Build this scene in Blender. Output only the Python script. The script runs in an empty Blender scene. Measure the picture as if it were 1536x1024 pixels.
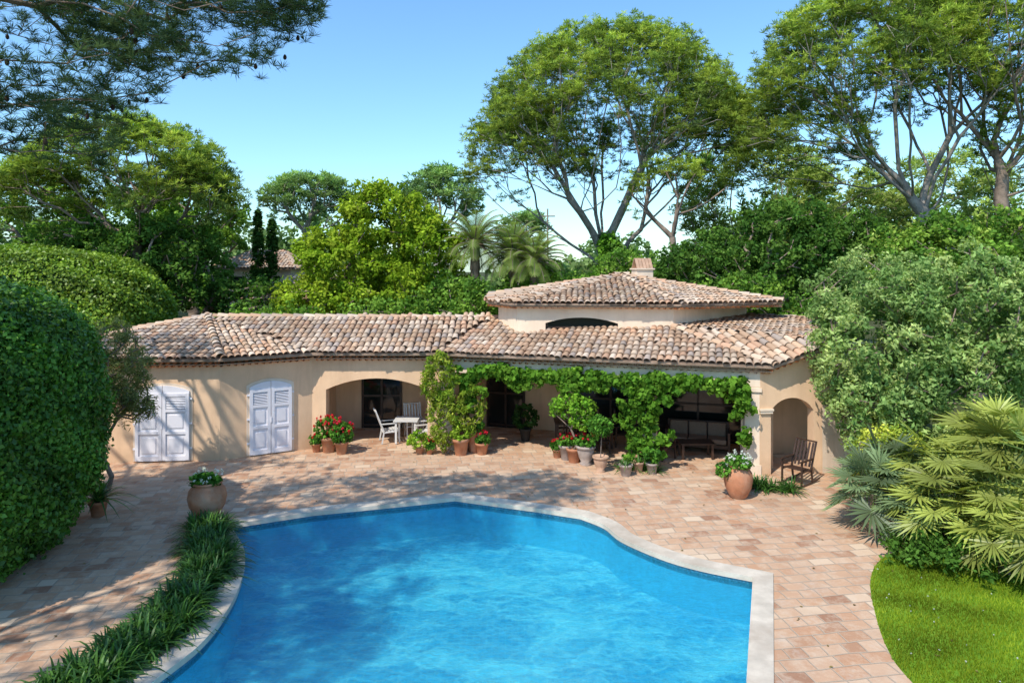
import bpy, math, numpy as np
from mathutils import Vector, Matrix
rng=np.random.default_rng(7)
scene=bpy.context.scene
def link(o): scene.collection.objects.link(o); return o
def empty(name,loc=(0,0,0)):
    o=bpy.data.objects.new(name,None); o.location=(0,0,0); o.empty_display_size=.2; return link(o)
def setpar(o,p):
    if p is not None: o.parent=p
    return o
def unit(a): return a/np.maximum(np.linalg.norm(a,axis=-1,keepdims=True),1e-9)
# ---------------------------------------------------------------- materials
def newmat(name):
    m=bpy.data.materials.new(name); m.use_nodes=True
    nt=m.node_tree; nt.nodes.clear()
    out=nt.nodes.new('ShaderNodeOutputMaterial'); return m,nt,out
def N(nt,t,**k):
    n=nt.nodes.new(t)
    for a,b in k.items(): setattr(n,a,b)
    return n
def ramp(nt,fac,stops):
    r=N(nt,'ShaderNodeValToRGB'); e=r.color_ramp.elements
    while len(e)<len(stops): e.new(.5)
    for i,(p,c) in enumerate(stops):
        e[i].position=p; e[i].color=(*c,1)
    nt.links.new(fac,r.inputs[0]); return r.outputs[0]
def noise(nt,vec,scale,detail=4,rough=.55,dist=0):
    n=N(nt,'ShaderNodeTexNoise'); n.inputs['Scale'].default_value=scale; n.inputs['Detail'].default_value=detail
    n.inputs['Roughness'].default_value=rough; n.inputs['Distortion'].default_value=dist
    if vec is not None: nt.links.new(vec,n.inputs['Vector'])
    return n.outputs['Fac']
def mixc(nt,f,a,b,mode='MIX'):
    m=N(nt,'ShaderNodeMix',data_type='RGBA',blend_type=mode)
    for s,v in ((0,f),(6,a),(7,b)):
        if isinstance(v,(int,float)): m.inputs[s].default_value=v
        elif isinstance(v,tuple): m.inputs[s].default_value=(*v,1)
        else: nt.links.new(v,m.inputs[s])
    return m.outputs[2]
def bump(nt,h,st=.3,dist=.02,norm=None):
    b=N(nt,'ShaderNodeBump'); b.inputs['Strength'].default_value=st; b.inputs['Distance'].default_value=dist
    nt.links.new(h,b.inputs['Height']); return b.outputs[0]
def simple(name,col,rough=.6,var=.15,scale=6,bs=.2,bd=.01,spec=.4,dark=None):
    m,nt,out=newmat(name); p=N(nt,'ShaderNodeBsdfPrincipled'); co=N(nt,'ShaderNodeTexCoord').outputs['Object']
    f=noise(nt,co,scale); f2=noise(nt,co,scale*6,3)
    a=tuple(c*(1-var) for c in col); b=tuple(min(1,c*(1+var)) for c in col)
    c=ramp(nt,f,[(.3,a),(.7,b)])
    if dark is not None:
        c=mixc(nt,ramp(nt,noise(nt,co,scale*.35,6,.65),[(.45,(0,0,0)),(.7,(1,1,1))]),c,dark)
    nt.links.new(c,p.inputs['Base Color']); p.inputs['Roughness'].default_value=rough
    p.inputs['Specular IOR Level'].default_value=spec
    nt.links.new(bump(nt,f2,bs,bd),p.inputs['Normal']); nt.links.new(p.outputs[0],out.inputs[0]); return m
def attrmat(name,rough=.6,trans=.3,spec=.3,tint=(1.15,1.2,.6),gloss=True):
    m,nt,out=newmat(name); a=N(nt,'ShaderNodeAttribute',attribute_name='Col')
    if gloss:
        p=N(nt,'ShaderNodeBsdfPrincipled'); nt.links.new(a.outputs['Color'],p.inputs['Base Color']); p.inputs['Roughness'].default_value=rough
        p.inputs['Specular IOR Level'].default_value=spec
    else:
        p=N(nt,'ShaderNodeBsdfDiffuse'); nt.links.new(a.outputs['Color'],p.inputs[0])
    if trans>0:
        t=N(nt,'ShaderNodeBsdfTranslucent'); nt.links.new(mixc(nt,1.0,a.outputs['Color'],tint,'MULTIPLY'),t.inputs[0])
        mx=N(nt,'ShaderNodeMixShader'); mx.inputs[0].default_value=trans
        nt.links.new(p.outputs[0],mx.inputs[1]); nt.links.new(t.outputs[0],mx.inputs[2]); nt.links.new(mx.outputs[0],out.inputs[0])
    else: nt.links.new(p.outputs[0],out.inputs[0])
    return m
M_LEAF=attrmat('leaf',.5,.38,.3,gloss=False)
M_GLOSSLEAF=attrmat('glossy_leaf',.42,.28,.35)
M_BARK=simple('bark',(.24,.18,.14),.9,.35,3,.6,.03,.1)
M_BARKG=simple('grey_bark',(.27,.235,.20),.9,.3,3,.6,.03,.1)
M_CORE=simple('hedge_core',(.018,.04,.010),.9,.3,3,.6,.05,.05)
M_TERRA=simple('terracotta',(.42,.18,.095),.75,.22,5,.3,.01,.2,dark=(.44,.28,.19))
M_TERRAP=simple('pale_terracotta',(.48,.30,.20),.8,.2,6,.3,.01,.2)
M_GREYPOT=simple('grey_stone_pot',(.36,.29,.25),.85,.2,8,.4,.01,.2)
M_SHUT=simple('white_shutter_paint',(.75,.72,.75),.5,.04,4,.1,.003)
M_WOODD=simple('dark_wood',(.05,.026,.017),.45,.3,8,.3,.004)
M_WHITEW=simple('white_wood',(.62,.60,.57),.55,.07,6,.2,.003)
M_CUSH=simple('brown_linen',(.20,.15,.11),.9,.1,20,.3,.003)
M_DARK=simple('dark_interior',(.03,.025,.02),.8,.3,3)
M_MORTAR=simple('mortar',(.50,.37,.27),.9,.15,8,.5,.01,.1)
M_ROOFU=simple('roof_pan_tiles',(.29,.20,.145),.9,.4,4,.6,.03,.1)
M_TILE=attrmat('roof_tiles',.9,0,.12,gloss=False)
M_CONE=simple('pine_cone',(.05,.035,.025),.9,.3,20,.5,.01,.1)
def stucco(name,col,stain):
    m,nt,out=newmat(name); p=N(nt,'ShaderNodeBsdfPrincipled'); co=N(nt,'ShaderNodeTexCoord').outputs['Object']
    a=tuple(c*.85 for c in col); b=tuple(min(1,c*1.08) for c in col)
    c=ramp(nt,noise(nt,co,.9,6,.6),[(.3,a),(.7,b)])
    mp=N(nt,'ShaderNodeMapping'); mp.inputs['Scale'].default_value=(2.2,2.2,.35); nt.links.new(co,mp.inputs[0])
    c=mixc(nt,ramp(nt,noise(nt,mp.outputs[0],1.2,6,.65),[(.45,(0,0,0)),(.70,(.7,.7,.7))]),c,stain)
    sp=N(nt,'ShaderNodeSeparateXYZ'); nt.links.new(co,sp.inputs[0])
    ad=N(nt,'ShaderNodeMath',operation='MULTIPLY_ADD'); nt.links.new(noise(nt,co,2.5,5),ad.inputs[0]); ad.inputs[1].default_value=.9; nt.links.new(sp.outputs[2],ad.inputs[2])
    c=mixc(nt,ramp(nt,ad.outputs[0],[(.35,(.6,.6,.6)),(.95,(0,0,0))]),c,tuple(x*.62 for x in col))
    nt.links.new(c,p.inputs['Base Color']); p.inputs['Roughness'].default_value=.92; p.inputs['Specular IOR Level'].default_value=.15
    nt.links.new(bump(nt,noise(nt,co,45,4),.4,.01),p.inputs['Normal']); nt.links.new(p.outputs[0],out.inputs[0]); return m
M_WALL=stucco('ochre_stucco',(.77,.52,.33),(.61,.40,.25))
M_WALLW=stucco('pale_stucco',(.80,.64,.49),(.64,.49,.36))
def glass(name):
    m,nt,out=newmat(name); p=N(nt,'ShaderNodeBsdfPrincipled'); p.inputs['Base Color'].default_value=(.012,.016,.016,1)
    p.inputs['Roughness'].default_value=.06; nt.links.new(p.outputs[0],out.inputs[0]); return m
M_GLASS=glass('window_glass')
def pavers():
    m,nt,out=newmat('terracotta_pavers'); p=N(nt,'ShaderNodeBsdfPrincipled'); co=N(nt,'ShaderNodeTexCoord').outputs['Object']
    mp=N(nt,'ShaderNodeMapping'); mp.inputs['Rotation'].default_value=(0,0,math.radians(-9)); nt.links.new(co,mp.inputs[0])
    v=mp.outputs[0]
    nz=N(nt,'ShaderNodeTexNoise'); nz.inputs['Scale'].default_value=1.1; nt.links.new(v,nz.inputs['Vector'])
    va=N(nt,'ShaderNodeVectorMath',operation='MULTIPLY_ADD'); nt.links.new(nz.outputs['Color'],va.inputs[0]); va.inputs[1].default_value=(.14,.14,0); nt.links.new(v,va.inputs[2]); v=va.outputs[0]
    b=N(nt,'ShaderNodeTexBrick'); b.offset=.5; b.squash=.72; b.squash_frequency=3; nt.links.new(v,b.inputs['Vector'])
    for k,x in (('Scale',1),('Brick Width',.42),('Row Height',.27),('Mortar Size',.014),('Mortar Smooth',.4),('Bias',0.0)): b.inputs[k].default_value=x
    b.inputs['Color1'].default_value=(0,0,0,1); b.inputs['Color2'].default_value=(1,1,1,1); b.inputs['Mortar'].default_value=(.5,.5,.5,1)
    c=ramp(nt,b.outputs['Color'],[(0,(.33,.165,.095)),(.22,(.50,.285,.165)),(.5,(.56,.365,.235)),(.75,(.47,.25,.14)),(1,(.64,.475,.325))])
    c=mixc(nt,ramp(nt,noise(nt,co,3.1,6,.75),[(.46,(0,0,0)),(.72,(.75,.75,.75))]),c,(.64,.50,.36))
    c=mixc(nt,ramp(nt,noise(nt,co,.5,6,.65,.6),[(.50,(0,0,0)),(.68,(.45,.45,.45))]),c,(.39,.245,.16))
    c=mixc(nt,ramp(nt,noise(nt,co,1.4,7,.75,.3),[(.56,(0,0,0)),(.72,(.55,.55,.55))]),c,(.54,.46,.38))
    c=mixc(nt,b.outputs['Fac'],c,(.42,.32,.23))
    nt.links.new(c,p.inputs['Base Color']); p.inputs['Roughness'].default_value=.8; p.inputs['Specular IOR Level'].default_value=.25
    iv=N(nt,'ShaderNodeMath',operation='SUBTRACT'); iv.inputs[0].default_value=1; nt.links.new(b.outputs['Fac'],iv.inputs[1])
    ad=N(nt,'ShaderNodeMath',operation='MULTIPLY_ADD'); nt.links.new(noise(nt,co,14,4),ad.inputs[0]); ad.inputs[1].default_value=.5; nt.links.new(iv.outputs[0],ad.inputs[2])
    nt.links.new(bump(nt,ad.outputs[0],.7,.016),p.inputs['Normal']); nt.links.new(p.outputs[0],out.inputs[0]); return m
M_PAVE=pavers()
def groundmat(name,a,b,c3,s):
    m,nt,out=newmat(name); p=N(nt,'ShaderNodeBsdfPrincipled'); co=N(nt,'ShaderNodeTexCoord').outputs['Object']
    c=ramp(nt,noise(nt,co,s,8,.65),[(.3,a),(.5,b),(.72,c3)])
    c=mixc(nt,ramp(nt,noise(nt,co,s*18,4),[(.4,(0,0,0)),(.65,(.6,.6,.6))]),c,a)
    nt.links.new(c,p.inputs['Base Color']); p.inputs['Roughness'].default_value=.95; p.inputs['Specular IOR Level'].default_value=.1
    nt.links.new(bump(nt,noise(nt,co,30,4),.8,.04),p.inputs['Normal']); nt.links.new(p.outputs[0],out.inputs[0]); return m
M_GROUND=groundmat('garden_soil',(.04,.055,.018),(.07,.08,.03),(.11,.095,.055),.6)
M_LAWN=groundmat('lawn_turf',(.10,.20,.015),(.15,.28,.02),(.22,.34,.035),1.1)
M_COPE=simple('coping_stone',(.57,.49,.39),.8,.16,3,.4,.01,.3,dark=(.42,.34,.26))
def poolmat():
    m,nt,out=newmat('pool_mosaic_painted_caustics'); p=N(nt,'ShaderNodeBsdfPrincipled'); co=N(nt,'ShaderNodeTexCoord').outputs['Object']
    nz=N(nt,'ShaderNodeTexNoise'); nz.inputs['Scale'].default_value=1.5; nz.inputs['Detail'].default_value=5; nz.inputs['Roughness'].default_value=.62; nt.links.new(co,nz.inputs['Vector'])
    va=N(nt,'ShaderNodeVectorMath',operation='MULTIPLY_ADD'); nt.links.new(nz.outputs['Color'],va.inputs[0]); va.inputs[1].default_value=(1.0,.8,.5); nt.links.new(co,va.inputs[2])
    b=N(nt,'ShaderNodeTexBrick'); b.offset=0; nt.links.new(co,b.inputs['Vector'])
    for k,x in (('Scale',1),('Brick Width',.11),('Row Height',.11),('Mortar Size',.006),('Bias',0.0)): b.inputs[k].default_value=x
    b.inputs['Color1'].default_value=(.03,.37,.62,1); b.inputs['Color2'].default_value=(.075,.50,.76,1); b.inputs['Mortar'].default_value=(.11,.55,.76,1)
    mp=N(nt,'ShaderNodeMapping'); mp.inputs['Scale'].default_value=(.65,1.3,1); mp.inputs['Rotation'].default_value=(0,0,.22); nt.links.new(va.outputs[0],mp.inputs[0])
    pa=ramp(nt,noise(nt,mp.outputs[0],.62,6,.70,.7),[(.47,(.0,.0,.0)),(.54,(.55,.55,.55)),(.64,(1,1,1))])  # bright patches of sunlight, painted into the floor colour over the mosaic
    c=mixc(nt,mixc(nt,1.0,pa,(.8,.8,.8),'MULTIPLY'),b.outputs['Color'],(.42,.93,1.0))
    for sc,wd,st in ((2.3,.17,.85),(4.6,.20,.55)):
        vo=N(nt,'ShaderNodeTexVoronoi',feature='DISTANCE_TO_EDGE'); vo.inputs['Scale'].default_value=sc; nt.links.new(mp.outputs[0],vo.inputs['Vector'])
        vl=ramp(nt,vo.outputs['Distance'],[(0,(st,st,st)),(wd*.4,(st*.35,)*3),(wd,(0,0,0))])  # caustic ripple lines, also painted into the colour
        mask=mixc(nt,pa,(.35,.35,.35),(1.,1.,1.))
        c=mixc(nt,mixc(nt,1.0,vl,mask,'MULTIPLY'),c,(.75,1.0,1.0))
    nt.links.new(c,p.inputs['Base Color']); p.inputs['Roughness'].default_value=.5; nt.links.new(p.outputs[0],out.inputs[0]); return m
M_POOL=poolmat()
M_PWALL=simple('pool_wall_mosaic',(.10,.54,.76),.5,.12,9,.1,.004,.3)
M_BAND=simple('blue_tile_band',(.03,.16,.25),.3,.5,25,.3,.004,.5)
def watermat():
    m,nt,out=newmat('pool_water'); co=N(nt,'ShaderNodeTexCoord').outputs['Object']
    mp=N(nt,'ShaderNodeMapping'); mp.inputs['Scale'].default_value=(1,1.6,1); mp.inputs['Rotation'].default_value=(0,0,.4); nt.links.new(co,mp.inputs[0])
    n1=noise(nt,mp.outputs[0],9,5,.68,.8); n2=noise(nt,mp.outputs[0],1.3,3,.5,.8)
    ad=N(nt,'ShaderNodeMath',operation='MULTIPLY_ADD'); nt.links.new(n2,ad.inputs[0]); ad.inputs[1].default_value=1.0; nt.links.new(n1,ad.inputs[2])
    bp=bump(nt,ad.outputs[0],.85,.045)
    t=N(nt,'ShaderNodeBsdfTransparent'); t.inputs[0].default_value=(.50,.94,.985,1)
    r=N(nt,'ShaderNodeBsdfRefraction'); r.inputs['IOR'].default_value=1.15; r.inputs['Color'].default_value=(.5,.95,1,1); nt.links.new(bp,r.inputs['Normal'])
    m1=N(nt,'ShaderNodeMixShader'); m1.inputs[0].default_value=.16; nt.links.new(t.outputs[0],m1.inputs[1]); nt.links.new(r.outputs[0],m1.inputs[2])
    df=N(nt,'ShaderNodeBsdfDiffuse'); df.inputs[0].default_value=(.03,.50,.70,1); nt.links.new(bp,df.inputs['Normal'])
    m3=N(nt,'ShaderNodeMixShader'); m3.inputs[0].default_value=.10; nt.links.new(m1.outputs[0],m3.inputs[1]); nt.links.new(df.outputs[0],m3.inputs[2])
    g=N(nt,'ShaderNodeBsdfGlossy'); g.inputs['Roughness'].default_value=.04; nt.links.new(bp,g.inputs['Normal'])
    f=N(nt,'ShaderNodeFresnel'); f.inputs[0].default_value=1.33; nt.links.new(bp,f.inputs['Normal'])
    m2=N(nt,'ShaderNodeMixShader'); nt.links.new(f.outputs[0],m2.inputs[0]); nt.links.new(m3.outputs[0],m2.inputs[1]); nt.links.new(g.outputs[0],m2.inputs[2])
    nt.links.new(m2.outputs[0],out.inputs[0]); return m
M_WATER=watermat()
# ---------------------------------------------------------------- mesh helpers
def fastmesh(name,V,F,mat,par=None,col=None,smooth=False):
    V=np.asarray(V,dtype=np.float32); F=np.asarray(F,dtype=np.int32); k=F.shape[1]
    me=bpy.data.meshes.new(name); me.vertices.add(len(V)); me.vertices.foreach_set('co',V.ravel())
    me.loops.add(F.size); me.loops.foreach_set('vertex_index',F.ravel())
    me.polygons.add(len(F)); me.polygons.foreach_set('loop_start',np.arange(0,F.size,k,dtype=np.int32))
    me.update(calc_edges=True)
    if smooth: me.polygons.foreach_set('use_smooth',np.ones(len(F),dtype=bool))
    if col is not None:
        a=me.attributes.new('Col','FLOAT_COLOR','POINT'); c=np.ones((len(V),4),dtype=np.float32); c[:,:3]=col; a.data.foreach_set('color',c.ravel())
    me.materials.append(mat); return setpar(link(bpy.data.objects.new(name,me)),par)
def pymesh(name,V,F,mat,par=None,smooth=False):
    me=bpy.data.meshes.new(name); me.from_pydata([tuple(v) for v in V],[],F); me.update()
    if smooth:
        for p in me.polygons: p.use_smooth=True
    me.materials.append(mat); return setpar(link(bpy.data.objects.new(name,me)),par)
class MB:
    def __init__(s,M=None): s.V=[];s.F=[];s.M=M or Matrix()
    def add(s,vs,fs,M=None):
        T=s.M@M if M is not None else s.M
        b=len(s.V); s.V+= [T@Vector(v) for v in vs]; s.F+=[[b+i for i in f] for f in fs]
    def box(s,c,d,M=None,rx=0,ry=0,rz=0):
        x,y,z=[a/2 for a in d]
        vs=[(i*x,j*y,k*z) for i in(-1,1) for j in(-1,1) for k in(-1,1)]
        R=Matrix.Translation(c)@Matrix.Rotation(rz,4,'Z')@Matrix.Rotation(rx,4,'X')@Matrix.Rotation(ry,4,'Y')
        if M is not None: R=M@R
        s.add(vs,[(0,1,3,2),(4,6,7,5),(0,4,5,1),(2,3,7,6),(0,2,6,4),(1,5,7,3)],R)
    def bar(s,a,b,w,h=None):
        a=Vector(a);b=Vector(b);d=b-a;h=h or w
        q=d.to_track_quat('Z','Y').to_matrix().to_4x4()
        s.box((0,0,0),(w,h,d.length),Matrix.Translation((a+b)/2)@q)
    def lathe(s,prof,n=20,M=None):
        vs=[];fs=[]
        for r,z in prof:
            for i in range(n): a=2*math.pi*i/n; vs.append((r*math.cos(a),r*math.sin(a),z))
        for j in range(len(prof)-1):
            for i in range(n):
                k=(i+1)%n; fs.append((j*n+i,j*n+k,(j+1)*n+k,(j+1)*n+i))
        s.add(vs,fs,M)
    def prism(s,pts,y0,y1,M=None):
        n=len(pts); vs=[(x,y0,z) for x,z in pts]+[(x,y1,z) for x,z in pts]
        fs=[list(range(n)),list(range(2*n-1,n-1,-1))]+[(i,i+n,(i+1)%n+n,(i+1)%n) for i in range(n)]
        s.add(vs,fs,M)
    def build(s,name,mat,par=None,smooth=False): return pymesh(name,s.V,s.F,mat,par,smooth)
def tubes(name,A,B,ra,rb,mat,par,k=6):
    A=np.asarray(A,float);B=np.asarray(B,float);ra=np.asarray(ra,float);rb=np.asarray(rb,float)
    d=unit(B-A); h=np.where(np.abs(d[:,2:3])<.9,np.array([[0,0,1.]]),np.array([[1.,0,0]]))
    u=unit(np.cross(d,h)); v=np.cross(d,u); n=len(A); V=np.zeros((n,2*k,3))
    for i in range(k):
        a=2*math.pi*i/k; o=u*math.cos(a)+v*math.sin(a)
        V[:,i]=A-d*ra[:,None]*.25+o*ra[:,None]; V[:,k+i]=B+o*rb[:,None]
    base=(np.arange(n)*2*k)[:,None]; F=[]
    for i in range(k):
        j=(i+1)%k; F.append(np.stack([base[:,0]+i,base[:,0]+j,base[:,0]+k+j,base[:,0]+k+i],1))
    F=np.stack(F,1).reshape(-1,4)
    return fastmesh(name,V.reshape(-1,3),F,mat,par,smooth=True)
def palcol(n,pal):
    pal=np.array(pal,float); t=rng.random(n)*(len(pal)-1); i=np.minimum(t.astype(int),len(pal)-2); f=(t-i)[:,None]
    return pal[i]*(1-f)+pal[i+1]*f
GAIN=1.7
def cloud(name,C,R,n,L,W,pal,par,mat=None,mode='leaf',up=.3,outw=.6,bright=.25,clumpcol=None,gain=None):
    C=np.asarray(C,float); R=np.broadcast_to(np.asarray(R,float),C.shape) if np.ndim(R)<2 else np.asarray(R,float)
    Nn=len(C); idx=np.repeat(np.arange(Nn),n); M=len(idx)
    d=unit(rng.normal(size=(M,3))); rad=rng.random(M)**.5
    if mode=='needle':
        d[:,2]=d[:,2]*.6+.45; d=unit(d); rad*=.45
    p=C[idx]+d*R[idx]*rad[:,None]
    if mode=='needle':
        t=unit(d+rng.normal(size=(M,3))*.25); b=unit(np.cross(t,rng.normal(size=(M,3)))); p=p+t*L*.3
    else:
        nr=unit(d*outw+rng.normal(size=(M,3))*.55+np.array([0,0,up])); t=unit(np.cross(nr,rng.normal(size=(M,3)))); b=np.cross(nr,t)
    s=(.65+.7*rng.random(M))[:,None]; l=t*L*s*.5; w=b*W*s*.5
    V=np.stack([p-l,p+w+l*.1,p+l,p-w+l*.1],1).reshape(-1,3)
    cc=palcol(Nn,pal) if clumpcol is None else clumpcol
    br=(1-bright+2*bright*rng.random(Nn))[:,None]
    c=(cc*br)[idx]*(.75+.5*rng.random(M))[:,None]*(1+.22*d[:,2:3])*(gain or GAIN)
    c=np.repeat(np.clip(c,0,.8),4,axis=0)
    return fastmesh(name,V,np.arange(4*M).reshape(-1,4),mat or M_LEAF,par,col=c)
def lobepts(lobes,shell=None):
    P=[]
    for (cx,cy,cz,rx,ry,rz,n,zm) in lobes:
        k=0
        while k<n:
            d=unit(rng.normal(size=3))
            if d[2]<zm: continue
            r=.66+.37*rng.random()**.6
            if shell and rng.random()<shell: r=.9+.11*rng.random()
            P.append((cx+d[0]*rx*r,cy+d[1]*ry*r,cz+d[2]*rz*r)); k+=1
    return np.array(P)
def skeleton(par,base,fork,P,rt,mat,name='trunk_and_limbs',w=.35,lean=.0,extra=None,rtip=.018,ex=.5):
    base=np.array(base,float);fork=np.array(fork,float)
    nodes=[];parn=[];pl=[]
    nb=max(3,int(np.linalg.norm(fork-base)/1.2))
    for i in range(nb+1):
        f=i/nb; q=base*(1-f)+fork*f+np.array([math.sin(f*5)*.12,math.cos(f*4)*.1-.1,0])*(lean+1)*min(1,f*3)
        nodes.append(q);parn.append(i-1);pl.append(0)
    start=nb
    order=np.argsort(np.linalg.norm(P-fork,axis=1)); tips=[]
    for oi in order:
        c=P[oi]; A=np.array(nodes[start:]); dist=np.linalg.norm(A-c,axis=1)
        cost=dist+w*np.array(pl[start:])+np.maximum(0,A[:,2]-c[2])*.8
        j=int(np.argmin(cost))+start; a=nodes[j]; D=np.linalg.norm(c-a); m=max(1,int(math.ceil(D/1.1))); prev=j
        perp=rng.normal(size=3)*D*.07; perp[2]-=D*.04
        for k in range(1,m+1):
            f=k/m; q=a*(1-f)+c*f+perp*math.sin(math.pi*f)+(rng.normal(size=3)*.05 if k<m else 0)
            nodes.append(q);parn.append(prev);pl.append(pl[prev]+D/m);prev=len(nodes)-1
        tips.append(prev)
    cnt=np.zeros(len(nodes))
    for t in tips: cnt[t]+=1
    for i in range(len(nodes)-1,0,-1): cnt[parn[i]]+=cnt[i]
    tot=cnt[start]; r=rt*(np.maximum(cnt,1)/tot)**ex; r=np.maximum(r,rtip)
    for i in range(start+1): r[i]=rt*(1.25-.25*i/start)
    nodes=np.array(nodes); ii=np.arange(1,len(nodes)); pp=np.array(parn)[1:]
    rp=np.minimum(r[pp],r[ii]*1.5)
    tubes(name,nodes[pp],nodes[ii],rp,r[ii],mat,par,6)
    sel=(cnt<=3); sel[:start+1]=False; sel[np.array(tips)]=False
    return nodes[sel]
def sub(P,R,k):
    R=np.asarray(R,float); idx=np.repeat(np.arange(len(P)),k); d=unit(rng.normal(size=(len(idx),3)))
    return P[idx]+d*R*(rng.random(len(idx))**.5)[:,None], idx
PINE=[(.065,.10,.022),(.115,.16,.028),(.175,.225,.034),(.225,.27,.045)]
def pine(base,fork,lobes,rt,pal=PINE,R=(.72,.72,.42),k=8,n=16,L=.25,W=.034,name='umbrella_pine_tree',bark=M_BARKG,w=.7,tr=.17,ex=.55,skel=True,fill=0.0):
    e=empty(name); P=lobepts(lobes,shell=.72); nd=None
    if skel: nd=skeleton(e,base,fork,P-np.array([0,0,.25]),rt,bark,w=w,ex=ex)
    S,idx=sub(P,R,k)
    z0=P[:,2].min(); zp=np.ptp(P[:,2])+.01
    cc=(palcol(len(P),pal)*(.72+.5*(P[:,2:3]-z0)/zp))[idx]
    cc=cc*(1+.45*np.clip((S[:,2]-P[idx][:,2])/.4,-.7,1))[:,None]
    if fill>0 and nd is not None and len(nd):
        m=int(fill*len(P)); q=nd[rng.integers(0,len(nd),m)]+rng.normal(size=(m,3))*.35
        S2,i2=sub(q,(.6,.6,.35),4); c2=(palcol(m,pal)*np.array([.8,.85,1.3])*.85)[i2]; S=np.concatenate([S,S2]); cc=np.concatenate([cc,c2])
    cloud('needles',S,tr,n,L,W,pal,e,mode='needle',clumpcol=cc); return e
def broad(name,base,fork,lobes,rt,pal,R=(.6,.6,.45),k=5,n=14,L=.16,W=.10,tr=.28,bark=M_BARK,up=.35,mat=None,skel=True):
    e=empty(name); P=lobepts(lobes)
    if skel: skeleton(e,base,fork,P,rt,bark)
    S,idx=sub(P,R,k); cc=palcol(len(P),pal)
    cloud('leaves',S,tr,n,L,W,pal,e,mat=mat,up=up,clumpcol=cc[idx]); return e
# ---------------------------------------------------------------- sheets with holes
def sheet(name,outer,holes,z,mat,par=None):
    from mathutils.geometry import delaunay_2d_cdt
    V=[Vector(p[:2]) for p in outer]; E=[(i,(i+1)%len(outer)) for i in range(len(outer))]
    for h in holes:
        b=len(V); V+=[Vector(p[:2]) for p in h]; E+=[(b+i,b+(i+1)%len(h)) for i in range(len(h))]
    r=delaunay_2d_cdt(V,E,[],0,1e-5)
    def inside(p,poly):
        c=False;n=len(poly)
        for i in range(n):
            x1,y1=poly[i][:2];x2,y2=poly[(i+1)%n][:2]
            if (y1>p[1])!=(y2>p[1]) and p[0]<(x2-x1)*(p[1]-y1)/(y2-y1)+x1: c=not c
        return c
    F=[]
    for f in r[2]:
        c=sum((r[0][i] for i in f),Vector((0,0)))/len(f)
        if inside(c,outer) and not any(inside(c,h) for h in holes):
            a,b,d=[r[0][i] for i in f[:3]]
            if (b-a).cross(d-a)<0: f=f[::-1]
            F.append(list(f))
    return pymesh(name,[(v.x,v.y,z) for v in r[0]],F,mat,par)
def inpoly(X,Y,poly):
    c=np.zeros(X.shape,bool); n=len(poly)
    for i in range(n):
        x1,y1=poly[i][:2];x2,y2=poly[(i+1)%n][:2]
        if y1==y2: continue
        c^=((y1>Y)!=(y2>Y))&(X<(x2-x1)*(Y-y1)/(y2-y1)+x1)
    return c
def catmull(pts,k=5):
    out=[];n=len(pts)
    for i in range(n-1):
        p0=np.array(pts[max(i-1,0)],float);p1=np.array(pts[i],float);p2=np.array(pts[i+1],float);p3=np.array(pts[min(i+2,n-1)],float)
        for j in range(k):
            t=j/k; out.append(tuple(.5*((2*p1)+(-p0+p2)*t+(2*p0-5*p1+4*p2-p3)*t*t+(-p0+3*p1-3*p2+p3)*t**3)))
    out.append(tuple(pts[-1])); return out
left=catmull([(-5.7,6.2),(-5.1,7.6),(-4.74,9.03),(-4.52,9.95),(-4.56,11.04),(-4.78,12.1),(-5.2,13.25),(-6.0,14.5)])
far1=[(-4.45,15.25),(-2.6,15.8),(-1.36,16.2),(.48,15.5)]
rt=catmull([(1.5,15.05),(1.95,14.5),(2.2,13.8),(2.8,13.0),(3.4,12.5),(4.25,12.05)])
POOL=left+far1+rt+[(3.1,9.03),(2.3,6.2)]
def offset(poly,d):
    n=len(poly);out=[]
    for i in range(n):
        p0=np.array(poly[i-1][:2]);p1=np.array(poly[i][:2]);p2=np.array(poly[(i+1)%n][:2])
        a=unit(p1-p0);b=unit(p2-p1); na=np.array([-a[1],a[0]]);nb=np.array([-b[1],b[0]]); m=unit(na+nb)
        out.append(tuple(p1+m*d/max(.5,float(m@na))))
    return out
ar=sum(POOL[i-1][0]*POOL[i][1]-POOL[i][0]*POOL[i-1][1] for i in range(len(POOL)))
sg=-1 if ar>0 else 1
COPE=offset(POOL,sg*.34)
LAWNEDGE=catmull([(5.6,4),(5.35,7),(5.3,9.03),(5.4,9.8),(5.75,10.8),(6.3,12),(7.0,12.9),(7.9,13.4),(9.2,14.0),(10.6,15.2)],4)
TERR=[(-16,4)]+LAWNEDGE+[(10.8,17),(10.8,27),(-16,27)]
mid=offset(POOL,sg*.2)
sheet('ground',[(-400,-200),(400,-200),(400,700),(-400,700)],[mid],-.012,M_GROUND)
sheet('terrace_paving',TERR,[mid],0,M_PAVE)
LAWN=[(5.6,4)]+LAWNEDGE[1:]+[(16,16),(20,10),(20,4)]
sheet('lawn',LAWN,[],-.008,M_LAWN)
pool=empty('swimming_pool')
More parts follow.
